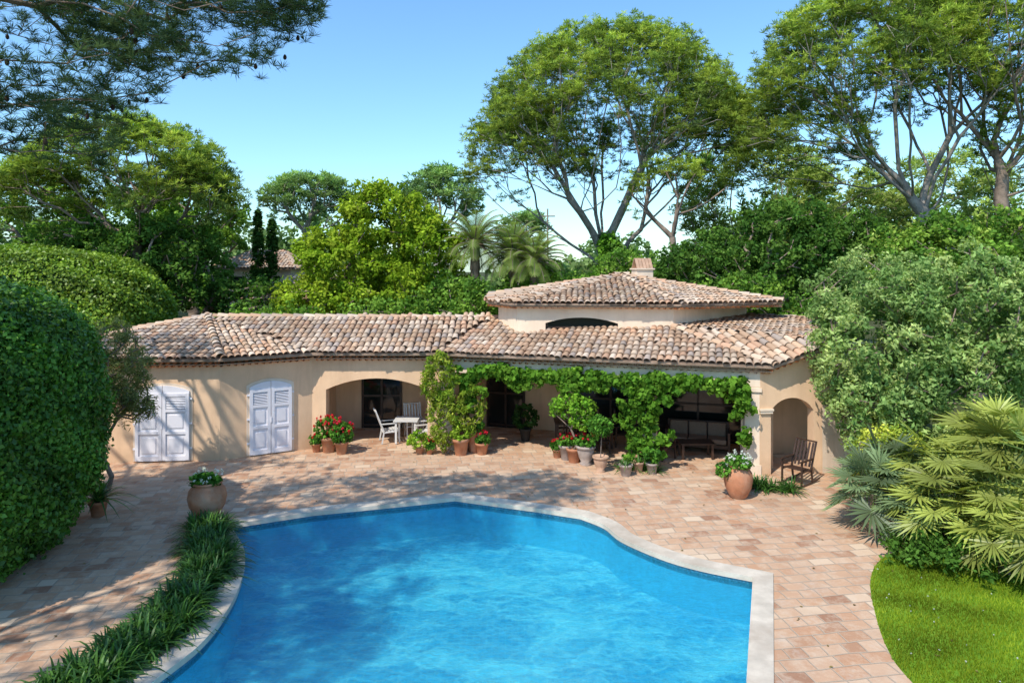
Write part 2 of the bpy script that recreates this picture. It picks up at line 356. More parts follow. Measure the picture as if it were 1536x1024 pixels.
def ring(name,inner,outer,z0,z1,mat,par,seg=True):
    V=[];F=[];n=len(inner)
    for i in range(n):
        j=(i+1)%n
        a=np.array(inner[i]);b=np.array(inner[j]);c=np.array(outer[j]);d=np.array(outer[i])
        L=np.linalg.norm(b-a); m=max(1,int(round(L/.55)))
        for k in range(m):
            g=.006/max(L,.01)*m if L>.3 else 0.0
            f0=k/m;f1=(k+1)/m-g*.5/m
            q=[a*(1-f0)+b*f0,a*(1-f1)+b*f1,d*(1-f1)+c*f1,d*(1-f0)+c*f0]; bi=len(V)
            for p in q: V.append((p[0],p[1],z1))
            for p in q: V.append((p[0],p[1],z0))
            F+=[(bi,bi+1,bi+2,bi+3),(bi,bi+4,bi+5,bi+1),(bi+1,bi+5,bi+6,bi+2),(bi+2,bi+6,bi+7,bi+3),(bi+3,bi+7,bi+4,bi)]
    return pymesh(name,V,F,mat,par)
ring('coping',POOL,COPE,-.06,.03,M_COPE,pool)
n=len(POOL)
def wallring(name,poly,z0,z1,mat):
    V=[(p[0],p[1],z1) for p in poly]+[(p[0],p[1],z0) for p in poly]
    pymesh(name,V,[(i,(i+1)%n,(i+1)%n+n,i+n) for i in range(n)],mat,pool)
b2=offset(POOL,sg*.03)
wallring('tile_band',b2,-.20,-.02,M_BAND); wallring('basin_wall',b2,-.85,-.20,M_PWALL)
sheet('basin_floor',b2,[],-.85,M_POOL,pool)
sheet('water_surface',b2,[],-.12,M_WATER,pool)
# ---------------------------------------------------------------- house
house=empty('villa_house')
def frame(p,q):
    p=Vector((p[0],p[1],0));q=Vector((q[0],q[1],0)); u=(q-p).normalized(); o=Vector((u.y,-u.x,0))
    M=Matrix(((u.x,-o.x,0,p.x),(u.y,-o.y,0,p.y),(0,0,1,0),(0,0,0,1))); return M,(q-p).length   # local y = inward
def arch(x0,x1,zs,za,k=12):
    c=(x0+x1)/2;w=(x1-x0)/2;h=za-zs;R=(w*w+h*h)/(2*h)
    return [(c-w+2*w*i/k, za-R+math.sqrt(max(0,R*R-(-w+2*w*i/k)**2))) for i in range(k+1)]
def wall(name,p,q,top,mat,openings=(),th=.35,z0=-.02,top2=None):
    M,L=frame(p,q); pts=[(0,z0)]
    for (x0,x1,zs,za) in openings:
        pts+=[(x0,z0)]+arch(x0,x1,zs,za)+[(x1,z0)]
    pts+=[(L,z0),(L,top2 or top),(0,top)]
    b=MB(M); b.prism(pts,0,th); return b.build(name,mat,house)
W0=(-14.2,18.95);W1=(-8.3,19.4);W2=(-6.06,20.7);W3=(-2.18,20.7);W4=(6.56,18.05)
wall('left_wall',W0,W1,2.75,M_WALL); wall('angled_wall',W1,W2,2.75,M_WALL)
wall('arcade_wall',W2,W3,2.75,M_WALL,[(.42,3.5,1.78,2.12)])
wall('left_end_wall',(-14.2,23.5),W0,2.75,M_WALL)
MG,LG=frame(W3,W4)
b=MB(MG); b.prism([(0,2.32),(LG,2.32),(LG,2.8),(0,2.8)],0,.38); b.build('gallery_beam',M_WALLW,house)
def column(s,w):
    b=MB(MG); b.box((s,.19,1.1),(w,.36,2.44)); b.box((s,.19,2.24),(w+.1,.46,.1)); b.box((s,.19,.12),(w+.08,.44,.28)); b.build('gallery_column',M_WALLW,house)
column(.25,.44); column(6.25,.36); column(LG-.24,.46)
wall('raking_wall',W4,(8.3,18.25),2.8,M_WALL,[(.30,1.5,1.68,2.02)],.3,top2=3.42)
wall('right_wall',(8.3,18.25),(10.4,18.9),3.4,M_WALLW,th=.3)
b=MB(frame(W4,(8.3,18.25))[0]); b.box((.16,-.03,1.66),(.34,.06,.07)); b.box((.16,-.04,1.72),(.38,.08,.05)); b.build('impost_moulding',M_WALLW,house)
wall('side_passage_wall',(6.9,20.0),(9.6,20.4),3.0,M_WALL,th=.2)
b0=(-1.3,23.75);b1=(7.5,21.1)
wall('gallery_back_wall',b0,b1,3.0,M_WALL,th=.25); wall('arcade_back_wall',(-7.0,23.3),(-1.1,23.5),2.9,M_WALL,th=.25)
wall('gallery_cross_wall',(7.4,21.1),(6.9,18.6),2.8,M_WALL,th=.2); wall('arcade_cross_wall',(-6.0,21.0),(-6.0,23.3),2.8,M_WALL,th=.2)
b=MB(); b.box((-4,22.2,2.79),(5,2.9,.03)); b.build('arcade_ceiling',M_WALLW,house)
pymesh('gallery_ceiling',[(-2.1,20.9,2.81),(6.6,18.3,2.81),(7.5,21.1,2.81),(-1.2,23.8,2.81)],[(0,1,2,3)],M_WALLW,house)
def glazed(p,q,s,w,h,par=house):
    M,L=frame(p,q); b=MB(M); b.box((s+w/2,-.03,h/2),(w,.03,h)); b.build('door_glass',M_GLASS,par)
    b=MB(M)
    for x in (s,s+w/2,s+w): b.box((x,-.06,h/2),(.07,.05,h))
    for z in (.1,h*.5,h): b.box((s+w/2,-.065,z),(w,.04,.06))
    b.build('door_frame',M_WOODD,par)
for s,w_ in ((.5,1.3),(3.6,2.3),(6.2,2.6)): glazed(b0,b1,s,w_,2.35)
glazed((-7.0,23.3),(-1.1,23.5),1.9,1.3,2.2); glazed((-7.0,23.3),(-1.1,23.5),4.3,1.2,2.2)
def shutter(p,q,s,w,name='shuttered_door'):
    M,L=frame(p,q); zs,za=1.96,2.12; A=arch(0,w,zs,za)
    def top(x): 
        return np.interp(x,[a[0] for a in A],[a[1] for a in A])
    T=M@Matrix.Translation((s,0,.03))
    b=MB(T); o=.07
    fr=[(-o,0)]+[(x*(w+2*o)/w-o,z+o) for x,z in A]+[(w+o,0)]; b.prism(fr,-.02,.01); b.build(name+'_surround',M_WALLW,house)
    b=MB(T); dk=MB(T)
    for i in (0,1):
        x0=i*w/2+.008;x1=(i+1)*w/2-.008
        xs=np.linspace(x0,x1,8); b.prism([(x0,0)]+[(float(x),float(top(x))) for x in xs]+[(x1,0)],-.055,-.022)
        for xx in (x0+.045,x1-.045): b.box((xx,-.072,.97),(.09,.032,1.88))
        for z in (.08,.80,1.42,1.86): b.box(((x0+x1)/2,-.0715,z),(x1-x0-.18,.031,.13 if z<.2 else .08))
        b.box(((x0+x1)/2,-.064,.44),(x1-x0-.34,.018,.42)); b.box(((x0+x1)/2,-.064,1.11),(x1-x0-.34,.018,.36))
        dk.box(((x0+x1)/2,-.0565,1.64),(x1-x0-.18,.004,.36))
        for k in range(8): b.box(((x0+x1)/2,-.066,1.49+k*.045),(x1-x0-.182,.006,.030),rx=-.7)
    b.build(name,M_SHUT,house); dk.build('louvre_gap',simple('louvre_shadow_paint',(.14,.14,.18),.7,.1,4),house)
    b=MB(T)
    for z in (.35,1.05,1.75):
        for x in (-.02,w+.02): b.box((x,-.04,z),(.09,.03,.05))
    b.box((w/2,-.09,1.0),(.03,.03,.16)); b.build('shutter_hinges',M_SHUT,house)
shutter(W0,W1,3.62,1.48); shutter(W1,W2,.78,1.2)
# ---- roofs
TP=np.array([(.42,.29,.20),(.48,.35,.25),(.51,.38,.28),(.56,.44,.335),(.49,.30,.195),(.53,.40,.29),(.385,.305,.25),(.50,.335,.22),(.44,.285,.185)])
def tilecol(n): 
    c=TP[rng.integers(0,len(TP),n)]*(.86+.28*rng.random(n))[:,None]; return c
def barrels(name,O,U,V,Nn,r0,r1,L,lift,par,k=6):
    m=len(O); P=np.zeros((m,2,k+1,3)); 
    for i in range(k+1):
        a=math.pi*i/k; cs=math.cos(a); sn=math.sin(a)
        P[:,0,i]=O+U*(cs*r0)+Nn*(sn*r0*.85+lift); P[:,1,i]=O+V*L+U*(cs*r1)+Nn*(sn*r1*.85)
    V4=P.reshape(-1,3); base=(np.arange(m)*2*(k+1))[:,None]; F=[]
    for i in range(k): F.append(np.concatenate([base+i,base+i+1,base+k+1+i+1,base+k+1+i],1))
    F=np.stack(F,1).reshape(-1,4); return V4,F
def roofplane(poly,u=None,par=house,under=.07,name='roof_tiles'):
    P=[np.array(p,float) for p in poly]; u0=unit(P[1]-P[0]) if u is None else unit(np.array(u,float))
    nn=unit(np.cross(P[1]-P[0],P[-1]-P[0])); 
    if nn[2]<0: nn=-nn
    u0=unit(u0-nn*(u0@nn)); v=np.cross(nn,u0)
    if v[2]<0: v=-v
    uv=[((p-P[0])@u0,(p-P[0])@v) for p in P]; us=[a for a,_ in uv];vs=[b_ for _,b_ in uv]
    sp=.19; pl=.33; gu=np.arange(min(us)-.1,max(us)+.1,sp); gv=np.arange(min(vs)-.05,max(vs)+.1,pl)
    GU,GV=np.meshgrid(gu,gv); GU=GU.ravel()+rng.normal(0,.008,GU.size); GV=GV.ravel()+rng.normal(0,.02,GV.size)
    ins=inpoly(GU,GV+.17,uv); GU=GU[ins];GV=GV[ins]; m=len(GU)
    O=P[0]+GU[:,None]*u0+GV[:,None]*v+nn*.006
    ang=rng.normal(0,.035,m)[:,None]; Vd=unit(v+u0*ang); Ud=unit(u0-v*ang)
    V4,F=barrels('t',O,Ud,Vd,np.broadcast_to(nn,O.shape),.094,.080,.42,.022,par)
    pt=1+.12*np.sin(GU*.9+GV*1.7)*np.sin(GV*1.1-GU*.5+2)
    col=np.repeat(tilecol(m)*pt[:,None],14,axis=0)
    fastmesh(name,V4,F,M_TILE,par,col=col,smooth=True)
    k=len(P); Vv=[p for p in P]+[p-np.array([0,0,under]) for p in P]
    pymesh('roof_deck',Vv,[list(range(k)),list(range(2*k-1,k-1,-1))]+[(i,i+k,(i+1)%k+k,(i+1)%k) for i in range(k)],M_ROOFU,par)
def ridge(a,b,par=house,r=.12,name='ridge_tiles'):
    a=np.array(a,float);b=np.array(b,float);L=np.linalg.norm(b-a);d=(b-a)/L;m=int(L/.36)+1
    s=np.arange(m)*.36; O=a+d*s[:,None]; U=unit(np.cross(d,[0,0,1.])); up=np.cross(U,d)
    O=O+up*.03; jit=rng.normal(0,.03,(m,1))
    V4,F=barrels('r',O,unit(U+d*jit),np.broadcast_to(d,O.shape),np.broadcast_to(up,O.shape),r,r*.85,.42,.03,par)
    fastmesh(name,V4,F,M_TILE,par,col=np.repeat(tilecol(m)*1.05,14,axis=0),smooth=True)
def genoise(a,b,par=house,rows=2,drop=0.0,inw=.0,name='eave_genoise'):
    a=np.array(a,float);b=np.array(b,float);d=b-a;L=np.linalg.norm(d);d/=L; h=unit(np.array([d[0],d[1],0])); o=np.array([h[1],-h[0],0])
    VV=[];FF=[];CC=[];nb=0
    for r in range(rows):
        m=int(L/.19); s=(np.arange(m)+.5*(r%2)+.3)*.19; s=s[s<L-.05]; m=len(s)
        O=a+d*s[:,None]-o*(.05+.12*r)+np.array([0,0,-.155-.105*r])
        V4,F=barrels('g',O,np.broadcast_to(d,O.shape),np.broadcast_to(-o,O.shape),np.broadcast_to(np.array([0,0,1.]),O.shape),.08,.072,.36,0,par)
        VV.append(V4);FF.append(F+nb);nb+=len(V4); CC.append(np.repeat(tilecol(m)*np.array([1.25,.82,.58]),14,axis=0))
    fastmesh(name,np.concatenate(VV),np.concatenate(FF),M_TILE,par,col=np.concatenate(CC),smooth=True)
    mb=MB()
    for r in range(rows):
        p=a-o*(.065+.12*r); q=b-o*(.065+.12*r); z=-.072-.105*r
        i=o*-.45
        pts=[p+[0,0,z],q+[0,0,z],q+i+[0,0,z],p+i+[0,0,z]]; pts+= [x-np.array([0,0,.026]) for x in pts]
        mb.add([tuple(x) for x in pts],[(0,1,2,3),(7,6,5,4),(0,4,5,1),(1,5,6,2),(2,6,7,3),(3,7,4,0)])
    mb.build('eave_mortar',M_MORTAR,par)
ZE=2.93
E0=(-14.7,18.6,ZE);E1=(-8.15,19.07,ZE);E2=(-5.97,20.36,ZE);E3=(-2.25,20.36,ZE);E4=(6.8,17.7,ZE)
R0=(-10.2,22.9,3.8);R1=(-.6,23.0,3.74);EL=(-14.9,24,3.0)
Ev=(8.5,17.9,3.5);X=(9.9,22.5,3.8);C3=(4.9,21.1,3.66);D3=(7.9,23.5,3.74)
roofplane([E0,E1,R0]); roofplane([E0,R0,EL],u=(.1,-1,0)); roofplane([E1,E2,R0]); roofplane([E2,E3,R1,R0])
roofplane([E3,E4,C3,(3.6,22.6,3.96),R1]); roofplane([E4,Ev,C3]); roofplane([Ev,X,D3,C3],u=(1,.1,.05))
ridge(E1,R0); ridge(R0,R1); ridge(EL,R0); ridge(E4,C3); 
genoise(E0,E1);genoise(E1,E2);genoise(E2,E3);genoise(E3,E4);genoise(E4,Ev,rows=1)
dr=[(-.45,22.7),(.15,21.45),(4.96,20.95),(7.97,23.2),(8.0,27),(4,29),(-.2,27)]
wall('drum_wall_w',dr[0],dr[1],4.25,M_WALLW,z0=2.9)
M_,L_=frame(dr[1],dr[2]); wall('drum_wall_front',dr[1],dr[2],4.25,M_WALLW,[(.9,3.15,3.74,3.92)],.3,z0=2.9)
wall('drum_wall_e',dr[2],dr[3],4.25,M_WALLW,z0=2.9)
for i in (3,4,5,6): wall('drum_wall_rear',dr[i],dr[(i+1)%7],4.25,M_WALLW,z0=2.6,th=.2)
b=MB(M_); b.box((2.02,.2,3.4),(2.3,.03,1.2)); b.build('drum_window_glass',M_GLASS,house)
b=MB(M_)
for x in (.94,3.11): b.box((x,.16,3.5),(.06,.05,.9))
b.box((2.02,.16,3.60),(2.2,.05,.05)); b.build('drum_window_frame',M_WOODD,house)
b=MB(M_); b.box((2.02,-.04,3.50),(2.5,.16,.05)); b.build('drum_window_sill',M_TERRAP,house)
ZD=4.36
dp=[(-.85,22.55,ZD),(-.05,21.13,ZD),(5.1,20.6,ZD),(8.75,22.0,ZD),(8.9,27.3,ZD),(4,29.8,ZD),(-.9,27.3,ZD)]
AP=(4.0,25.0,5.15)
for i in range(7): roofplane([dp[i],dp[(i+1)%7],AP],under=.05)
for i in range(7): ridge(dp[i],AP)
for i in (6,0,1,2,3): genoise(dp[i],dp[(i+1)%7],rows=1)
TC=Matrix.Translation((4.75,24.9,0))@Matrix.Rotation(.25,4,'Z')
b=MB(TC); b.box((0,0,5.1),(.62,.5,.6)); b.box((0,0,5.42),(.72,.6,.05)); b.build('chimney_stack',M_WALLW,house)
b=MB(TC)
for i in range(5): 
    x=-.26+i*.13; b.box((x,-.13,5.62),(.11,.025,.42),rx=-.5); b.box((x,.13,5.62),(.11,.025,.42),rx=.5)
b.build('chimney_cap_tiles',M_TERRAP,house)
# ---------------------------------------------------------------- pots and potted plants
STRAP=[(.025,.075,.014),(.055,.14,.024),(.10,.22,.035)]
def straps(name,pts,nl,L,W,pal,par,droop=1.0,mat=None):
    pts=np.asarray(pts,float); idx=np.repeat(np.arange(len(pts)),nl); M=len(idx); a=rng.random(M)*2*math.pi
    el=math.radians(35)+rng.random(M)*math.radians(50); ln=L*(.6+.6*rng.random(M)); h=np.stack([np.cos(a),np.sin(a),np.zeros(M)],1); side=np.stack([-np.sin(a),np.cos(a),np.zeros(M)],1)
    k=5; V=np.zeros((M,k,2,3)); p=pts[idx]+h*.04
    for j in range(k):
        t=j/(k-1); hor=np.cos(el)*ln*t*(1+.35*t); ver=np.sin(el)*ln*t-droop*.55*ln*t*t*(.6+np.cos(el))
        c=p+h*hor[:,None]; c[:,2]+=ver; w=W*(1-.9*t**2.2)*.5
        V[:,j,0]=c-side*w; V[:,j,1]=c+side*w
    V=V.reshape(M,-1,3); base=(np.arange(M)*2*k)[:,None]; F=[]
    for j in range(k-1): F.append(np.concatenate([base+2*j,base+2*j+1,base+2*j+3,base+2*j+2],1))
    c=palcol(M,pal)*(.7+.6*rng.random(M))[:,None]
    return fastmesh(name,V.reshape(-1,3),np.stack(F,1).reshape(-1,4),mat or M_GLOSSLEAF,par,col=np.repeat(c,2*k,axis=0))
def pot(x,y,w,h,mat,name,kind='pot'):
    e=empty(name); b=MB(Matrix.Translation((x,y,0))); r=w/2
    if kind=='jar': prof=[(r*.5,0),(r*.62,h*.06),(r*.9,h*.32),(r,h*.56),(r*.93,h*.76),(r*.72,h*.9),(r*.66,h*.93),(r*.78,h*.95),(r*.8,h),(r*.66,h),(r*.6,h*.9),(0,h*.88)]
    elif kind=='urn': prof=[(r*.55,0),(r*.6,h*.08),(r*.45,h*.14),(r*.7,h*.4),(r*.86,h*.75),(r*.84,h*.84),(r,h*.88),(r,h),(r*.85,h),(r*.8,h*.9),(0,h*.88)]
    else: prof=[(r*.62,0),(r*.64,h*.02),(r*.86,h*.8),(r*.98,h*.82),(r,h*.98),(r*.97,h),(r*.84,h),(r*.82,h*.9),(0,h*.88)]
    b.lathe(prof,24); b.build('clay_pot',mat,e,True); return e
GREEN=[(.03,.09,.015),(.06,.15,.02),(.10,.22,.03)]
LIME=[(.12,.22,.02),(.20,.30,.03),(.28,.36,.05)]
RED=[(.38,.010,.018),(.43,.025,.035),(.34,.012,.05)]
def bush(e,x,y,z,rx,rz,n=60,pal=GREEN,L=.09,W=.06,name='leaves'):
    P=lobepts([(x,y,z,rx,rx,rz,n,-.9)]); cloud(name,P,.09,14,L,W,pal,e,gain=1.45)
def blooms(e,x,y,z,r,n,pal,s=.05,name='blooms'):
    P=lobepts([(x,y,z,r,r,r*.7,n,-.2)]); cloud(name,P,.04,10,s,s*.8,pal,e,bright=.1)
WHITE=[(.45,.45,.42),(.5,.5,.46)]
e=pot(-6.72,15.05,.82,.78,M_TERRA,'terracotta_jar_planter','jar'); bush(e,-6.72,15.05,.82,.32,.09,50); blooms(e,-6.72,15.05,.86,.34,26,WHITE,.035)
e=pot(5.4,16.3,.68,.80,M_TERRA,'terracotta_jar_planter','jar'); bush(e,5.4,16.3,.84,.32,.10,50); blooms(e,5.4,16.3,.88,.34,40,WHITE,.04); bush(e,5.05,16.25,.68,.16,.16,20)
for (x,y,w,h,m,kind,pl) in [(-5.82,20.3,.3,.26,M_TERRA,'pot','red'),(-5.45,20.3,.5,.45,M_TERRA,'pot','redbig'),(-5.02,20.1,.42,.36,M_TERRA,'pot','redbig'),
    (-2.72,20.1,.3,.2,M_TERRA,'pot','lime'),(-2.42,20.05,.24,.18,M_TERRA,'pot','red'),(-1.5,20.0,.52,.48,M_TERRA,'pot','tall'),(-1.1,20.3,.5,.62,M_TERRA,'pot','green'),(-.88,20.05,.42,.34,M_TERRA,'pot','red'),
    (.42,21.6,.4,.4,M_DARK,'pot','dark'),(1.55,19.5,.44,.42,M_GREYPOT,'pot','red'),(1.3,19.7,.3,.25,M_TERRA,'pot','red'),(2.05,19.0,.56,.54,M_GREYPOT,'urn','red'),(2.38,18.35,.44,.42,M_TERRAP,'urn','standard'),
    (3.0,18.0,.38,.30,M_GREYPOT,'pot','strap'),(3.73,18.2,.34,.28,M_GREYPOT,'pot','green'),(3.4,18.35,.3,.26,M_TERRAP,'pot','strap'),(-9.15,15.1,.42,.34,M_TERRA,'pot','strapbig')]:
    e=pot(x,y,w,h,m,'potted_plant',kind)
    if pl=='red': bush(e,x,y,h+.1,w*.5,.14,30); blooms(e,x,y,h+.2,w*.5,12,RED)
    if pl=='redbig': bush(e,x,y,h+.25,w*.75,.3,70); blooms(e,x,y,h+.38,w*.85,24,RED,.055); blooms(e,x+.1,y-.1,h+.12,w*.6,8,RED,.05)
    if pl=='lime': bush(e,x,y,h+.2,.3,.25,40,LIME)
    if pl=='green': bush(e,x,y,h+.15,w*.55,.2,40)
    if pl=='tall': bush(e,x,y,h+.2,w*.5,.25,40,LIME)
    if pl=='dark': bush(e,x,y,h+.35,.38,.4,80,[(.02,.05,.01),(.04,.08,.02)])
    if pl=='strap': straps('strap_leaves',[(x,y,h*.9)],26,.4,.03,STRAP,e)
    if pl=='strapbig': straps('strap_leaves',[(x,y,h*.9)]*3,30,.85,.045,STRAP+[(.14,.26,.04)],e)
    if pl=='standard':
        tubes('stem',[(x,y,h*.8)],[(x+.03,y,1.0)],[.015],[.012],M_BARK,e); bush(e,x,y,1.2,.3,.28,70,GREEN,.08,.05)
e=pot(1.75,19.25,.45,.4,M_TERRA,'potted_acer_tree'); P=lobepts([(1.7,19.2,1.5,.62,.5,.42,90,-.5),(1.95,19.1,1.15,.4,.4,.25,30,-.5)])
skeleton(e,(1.75,19.25,.35),(1.75,19.2,1.0),P,.03,M_BARK,rtip=.006); cloud('leaves',P,.12,22,.09,.06,[(.10,.22,.02),(.17,.3,.03)],e,gain=1.4)
def along(path,n,w):
    path=np.array(path,float); seg=np.linalg.norm(np.diff(path,axis=0),axis=1); cs=np.concatenate([[0],np.cumsum(seg)]); t=rng.random(n)*cs[-1]
    x=np.interp(t,cs,path[:,0]);y=np.interp(t,cs,path[:,1]); return np.stack([x+(rng.random(n)-.5)*w,y+(rng.random(n)-.5)*w,np.zeros(n)],1)
bedp=[(-6.4,14.5),(-6.0,13.6),(-5.6,12.6),(-5.38,11.7),(-5.3,10.7),(-5.35,9.8),(-5.62,8.9),(-6.0,8.0),(-6.4,7)]
bed=empty('agapanthus_border'); straps('strap_leaves',along(bedp,240,.62),28,.6,.042,STRAP,bed)
bp=np.array(bedp)
poly=[tuple(p) for p in (bp-[.42,0])]+[tuple(p) for p in (bp+[.34,0])[::-1]]
sheet('soil',poly,[],.045,M_GROUND,bed)
e=empty('agapanthus_clump'); straps('strap_leaves',along([(5.9,16.9),(6.9,16.7)],16,.4),26,.55,.035,STRAP,e)
e=empty('agapanthus_clump'); straps('strap_leaves',along([(2.9,18.6),(4.0,18.3)],9,.3),24,.45,.03,STRAP,e)
# ---------------------------------------------------------------- furniture
def chair(x,y,rz,mat,name,rock=False,s=1.0):
    T=Matrix.Translation((x,y,0))@Matrix.Rotation(rz,4,'Z')@Matrix.Scale(s,4); b=MB(T)
    for i in range(6): b.box((0,-.22+i*.085,.42-.012*i),(.5,.07,.02))
    for sx in (-.26,.26):
        b.bar((sx,-.27,.02),(sx,-.25,.62),.04); b.bar((sx,.27,.02),(sx,.2,.42),.04)
        b.bar((sx,.2,.38),(sx,.46,1.05),.04,.035); b.box((sx,-.01,.63),(.06,.62,.025)); b.bar((sx,-.26,.38),(sx,.24,.36),.035)
        if rock:
            for k in range(8):
                y0=-.5+k*.14;y1=y0+.14; f=lambda v:.02+.16*v*v; b.bar((sx,y0,f(y0)),(sx,y1,f(y1)),.035)
    for i in range(5): x0=-.19+i*.095; b.bar((x0,.225,.42),(x0,.45,1.0),.05,.015)
    b.bar((-.27,.46,1.03),(.27,.46,1.03),.05,.03)
    return b.build(name,mat)
chair(7.25,17.35,-.9,M_WOODD,'rocking_chair',True)
chair(-3.85,21.45,1.9,M_WHITEW,'garden_chair'); chair(-3.15,21.95,.3,M_WHITEW,'garden_chair'); chair(-2.8,21.3,-1.2,M_WHITEW,'garden_chair')
def table(x,y,w,d,h,mat,name='garden_table'):
    b=MB(Matrix.Translation((x,y,0)));
    for i in range(6): b.box((0,-d/2+d*(i+.5)/6,h),(w,d/6-.012,.03))
    for sx in(-1,1):
        for sy in(-1,1): b.box((sx*(w/2-.08),sy*(d/2-.08),h/2),(.06,.06,h-.04))
        b.box((sx*(w/2-.08),0,h-.06),(.04,d-.2,.07))
    b.build(name,mat)
table(-3.3,21.45,.75,.75,.72,M_WHITEW)
table(2.2,21.0,1.8,.9,.75,M_WOODD,'dining_table'); table(5.3,19.7,1.0,.6,.45,M_WOODD,'coffee_table')
for (x,y,r) in [(1.8,20.3,3.1),(2.6,20.3,3.2),(3.4,21.0,-1.5),(1.7,21.7,0),(4.3,19.6,2.2)]: chair(x,y,r,M_WOODD,'dining_chair')
def sofa(x,y,rz):
    e=empty('outdoor_sofa'); T=Matrix.Translation((x,y,0))@Matrix.Rotation(rz,4,'Z'); b=MB(T)
    b.box((0,0,.2),(1.8,.75,.1));b.box((0,.36,.5),(1.8,.07,.6))
    for s in(-1,1): b.box((s*.9,0,.35),(.07,.75,.55))
    b.build('sofa_frame',M_WOODD,e); b=MB(T)
    for i in(-1,0,1): b.box((i*.56,-.02,.33),(.54,.66,.15)); b.box((i*.56,.26,.58),(.52,.13,.4),rx=-.15)
    o=b.build('cushions',M_CUSH,e); m=o.modifiers.new('b','BEVEL'); m.width=.04;m.segments=3
sofa(5.6,20.6,-.3)
# ---------------------------------------------------------------- climbers
vine=empty('grape_vine')
u=Vector((W4[0]-W3[0],W4[1]-W3[1],0)).normalized(); o=Vector((u.y,-u.x,0))
P=[]
for i in range(330):
    s=1.0+(LG-1.35)*rng.random(); sw=.16*abs(math.sin(s*1.35+.4)); zz=2.60-sw-rng.random()**1.4*(.36+.16*math.sin(s*3.1)); 
    p=Vector((W3[0],W3[1],0))+u*s+o*(.05+.3*rng.random()); P.append((p.x,p.y,zz))
for s,zb,zt,n_,r in ((6.25,.15,2.5,90,.26),(5.85,.9,2.4,40,.25),(LG-.42,.75,2.4,26,.1),(1.0,1.3,2.6,34,.25),(4.0,2.0,2.3,12,.2)):
    for i in range(n_):
        z=zb+(zt-zb)*rng.random(); p=Vector((W3[0],W3[1],0))+u*(s+rng.normal()*r)+o*(.22+abs(rng.normal())*.1); P.append((p.x,p.y,z))
P=np.array(P); VN=[(.05,.13,.015),(.09,.19,.02),(.135,.25,.03)]
cloud('leaves',P,.15,20,.14,.12,VN,vine,up=.1,outw=.8,gain=1.25)
A=[];B=[]
for s in (6.2,6.35,LG-.45,.9):
    pr=None
    for k in range(9):
        p=Vector((W3[0],W3[1],0))+u*(s+.05*math.sin(k*1.7))+o*.06; q=(p.x,p.y,k*.3)
        if pr: A.append(pr);B.append(q)
        pr=q
tubes('stems',A,B,[.025]*len(A),[.022]*len(A),M_BARK,vine)
e=empty('climbing_bamboo_shrub'); P=lobepts([(-2.15,20.1,2.2,.5,.35,.75,90,-1),(-2.0,20.0,1.1,.42,.35,.9,90,-1),(-1.2,20.1,1.3,.35,.3,.9,50,-1)])
skeleton(e,(-1.9,20.15,0),(-1.95,20.15,.8),P,.03,M_BARK,rtip=.006); cloud('leaves',P,.14,20,.16,.045,[(.12,.20,.02),(.20,.27,.03),(.28,.30,.05)],e,up=-.1,gain=1.3)
# ---------------------------------------------------------------- hedges
def hedge(name,c,r,ex,n,L,W,pal,vis,bump_=.12):
    e=empty(name); d=unit(rng.normal(size=(int(n*3.0),3))); keep=vis(d); d=d[keep][:n]
    f=(np.abs(d)**ex).sum(1)**(-1/ex)
    def disp(q): return 1+bump_*.35*(np.sin(q[:,0]*1.9+q[:,2]*1.3)*np.sin(q[:,1]*1.7+1)+.6*np.sin(q[:,2]*4.1+q[:,1]*3.3))/2.2
    c=np.array(c);r=np.array(r); p0=d*f[:,None]*r; p=c+p0*disp(p0)[:,None]; nrm=unit(np.sign(d)*(np.abs(d*f[:,None])**(ex-1))/r)
    p=p+nrm*(rng.normal(size=len(p))*.08)[:,None]
    M=len(p); nr=unit(nrm*.7+rng.normal(size=(M,3))*.6+[0,0,.25]); t=unit(np.cross(nr,rng.normal(size=(M,3)))); b=np.cross(nr,t); s=(.6+.8*rng.random(M))[:,None]
    V=np.stack([p-t*L*s/2,p+b*W*s/2,p+t*L*s/2,p-b*W*s/2],1).reshape(-1,3)
    col=palcol(M,pal)*(.85+.3*np.sin(p[:,1]*2.3+p[:,2]*2.9)*np.sin(p[:,0]*2+p[:,2]*1.3))[:,None]
    fastmesh('leaves',V,np.arange(4*M).reshape(-1,4),M_GLOSSLEAF,e,col=np.repeat(col,4,axis=0))
    a=np.linspace(0,math.pi,22);g=np.linspace(0,2*math.pi,36,endpoint=False); AA,GG=np.meshgrid(a,g,indexing='ij'); dd=np.stack([np.sin(AA)*np.cos(GG),np.sin(AA)*np.sin(GG),np.cos(AA)],-1).reshape(-1,3)
    ff=(np.abs(dd)**ex).sum(1)**(-1/ex); pp=dd*ff[:,None]*r; VV=c+pp*(disp(pp)[:,None])*.965
    F=[(i*36+j,i*36+(j+1)%36,(i+1)*36+(j+1)%36,(i+1)*36+j) for i in range(21) for j in range(36)]
    fastmesh('inner_growth',VV,F,M_CORE,e,smooth=True)
HP=[(.05,.14,.018),(.10,.25,.026),(.19,.39,.045)]
hedge('clipped_hedge',(-11.2,12.1,2.45),(2.9,3.3,2.75),3.0,100000,.095,.06,HP,lambda d:(d[:,0]>-.25)&(d[:,2]>-.75))
hedge('clipped_hedge',(-20.2,25.5,3.0),(7.0,3.0,3.15),3.2,60000,.12,.08,[(.13,.24,.02),(.22,.35,.03),(.33,.45,.045)],lambda d:(d[:,2]>-.2)&(d[:,1]<.5))
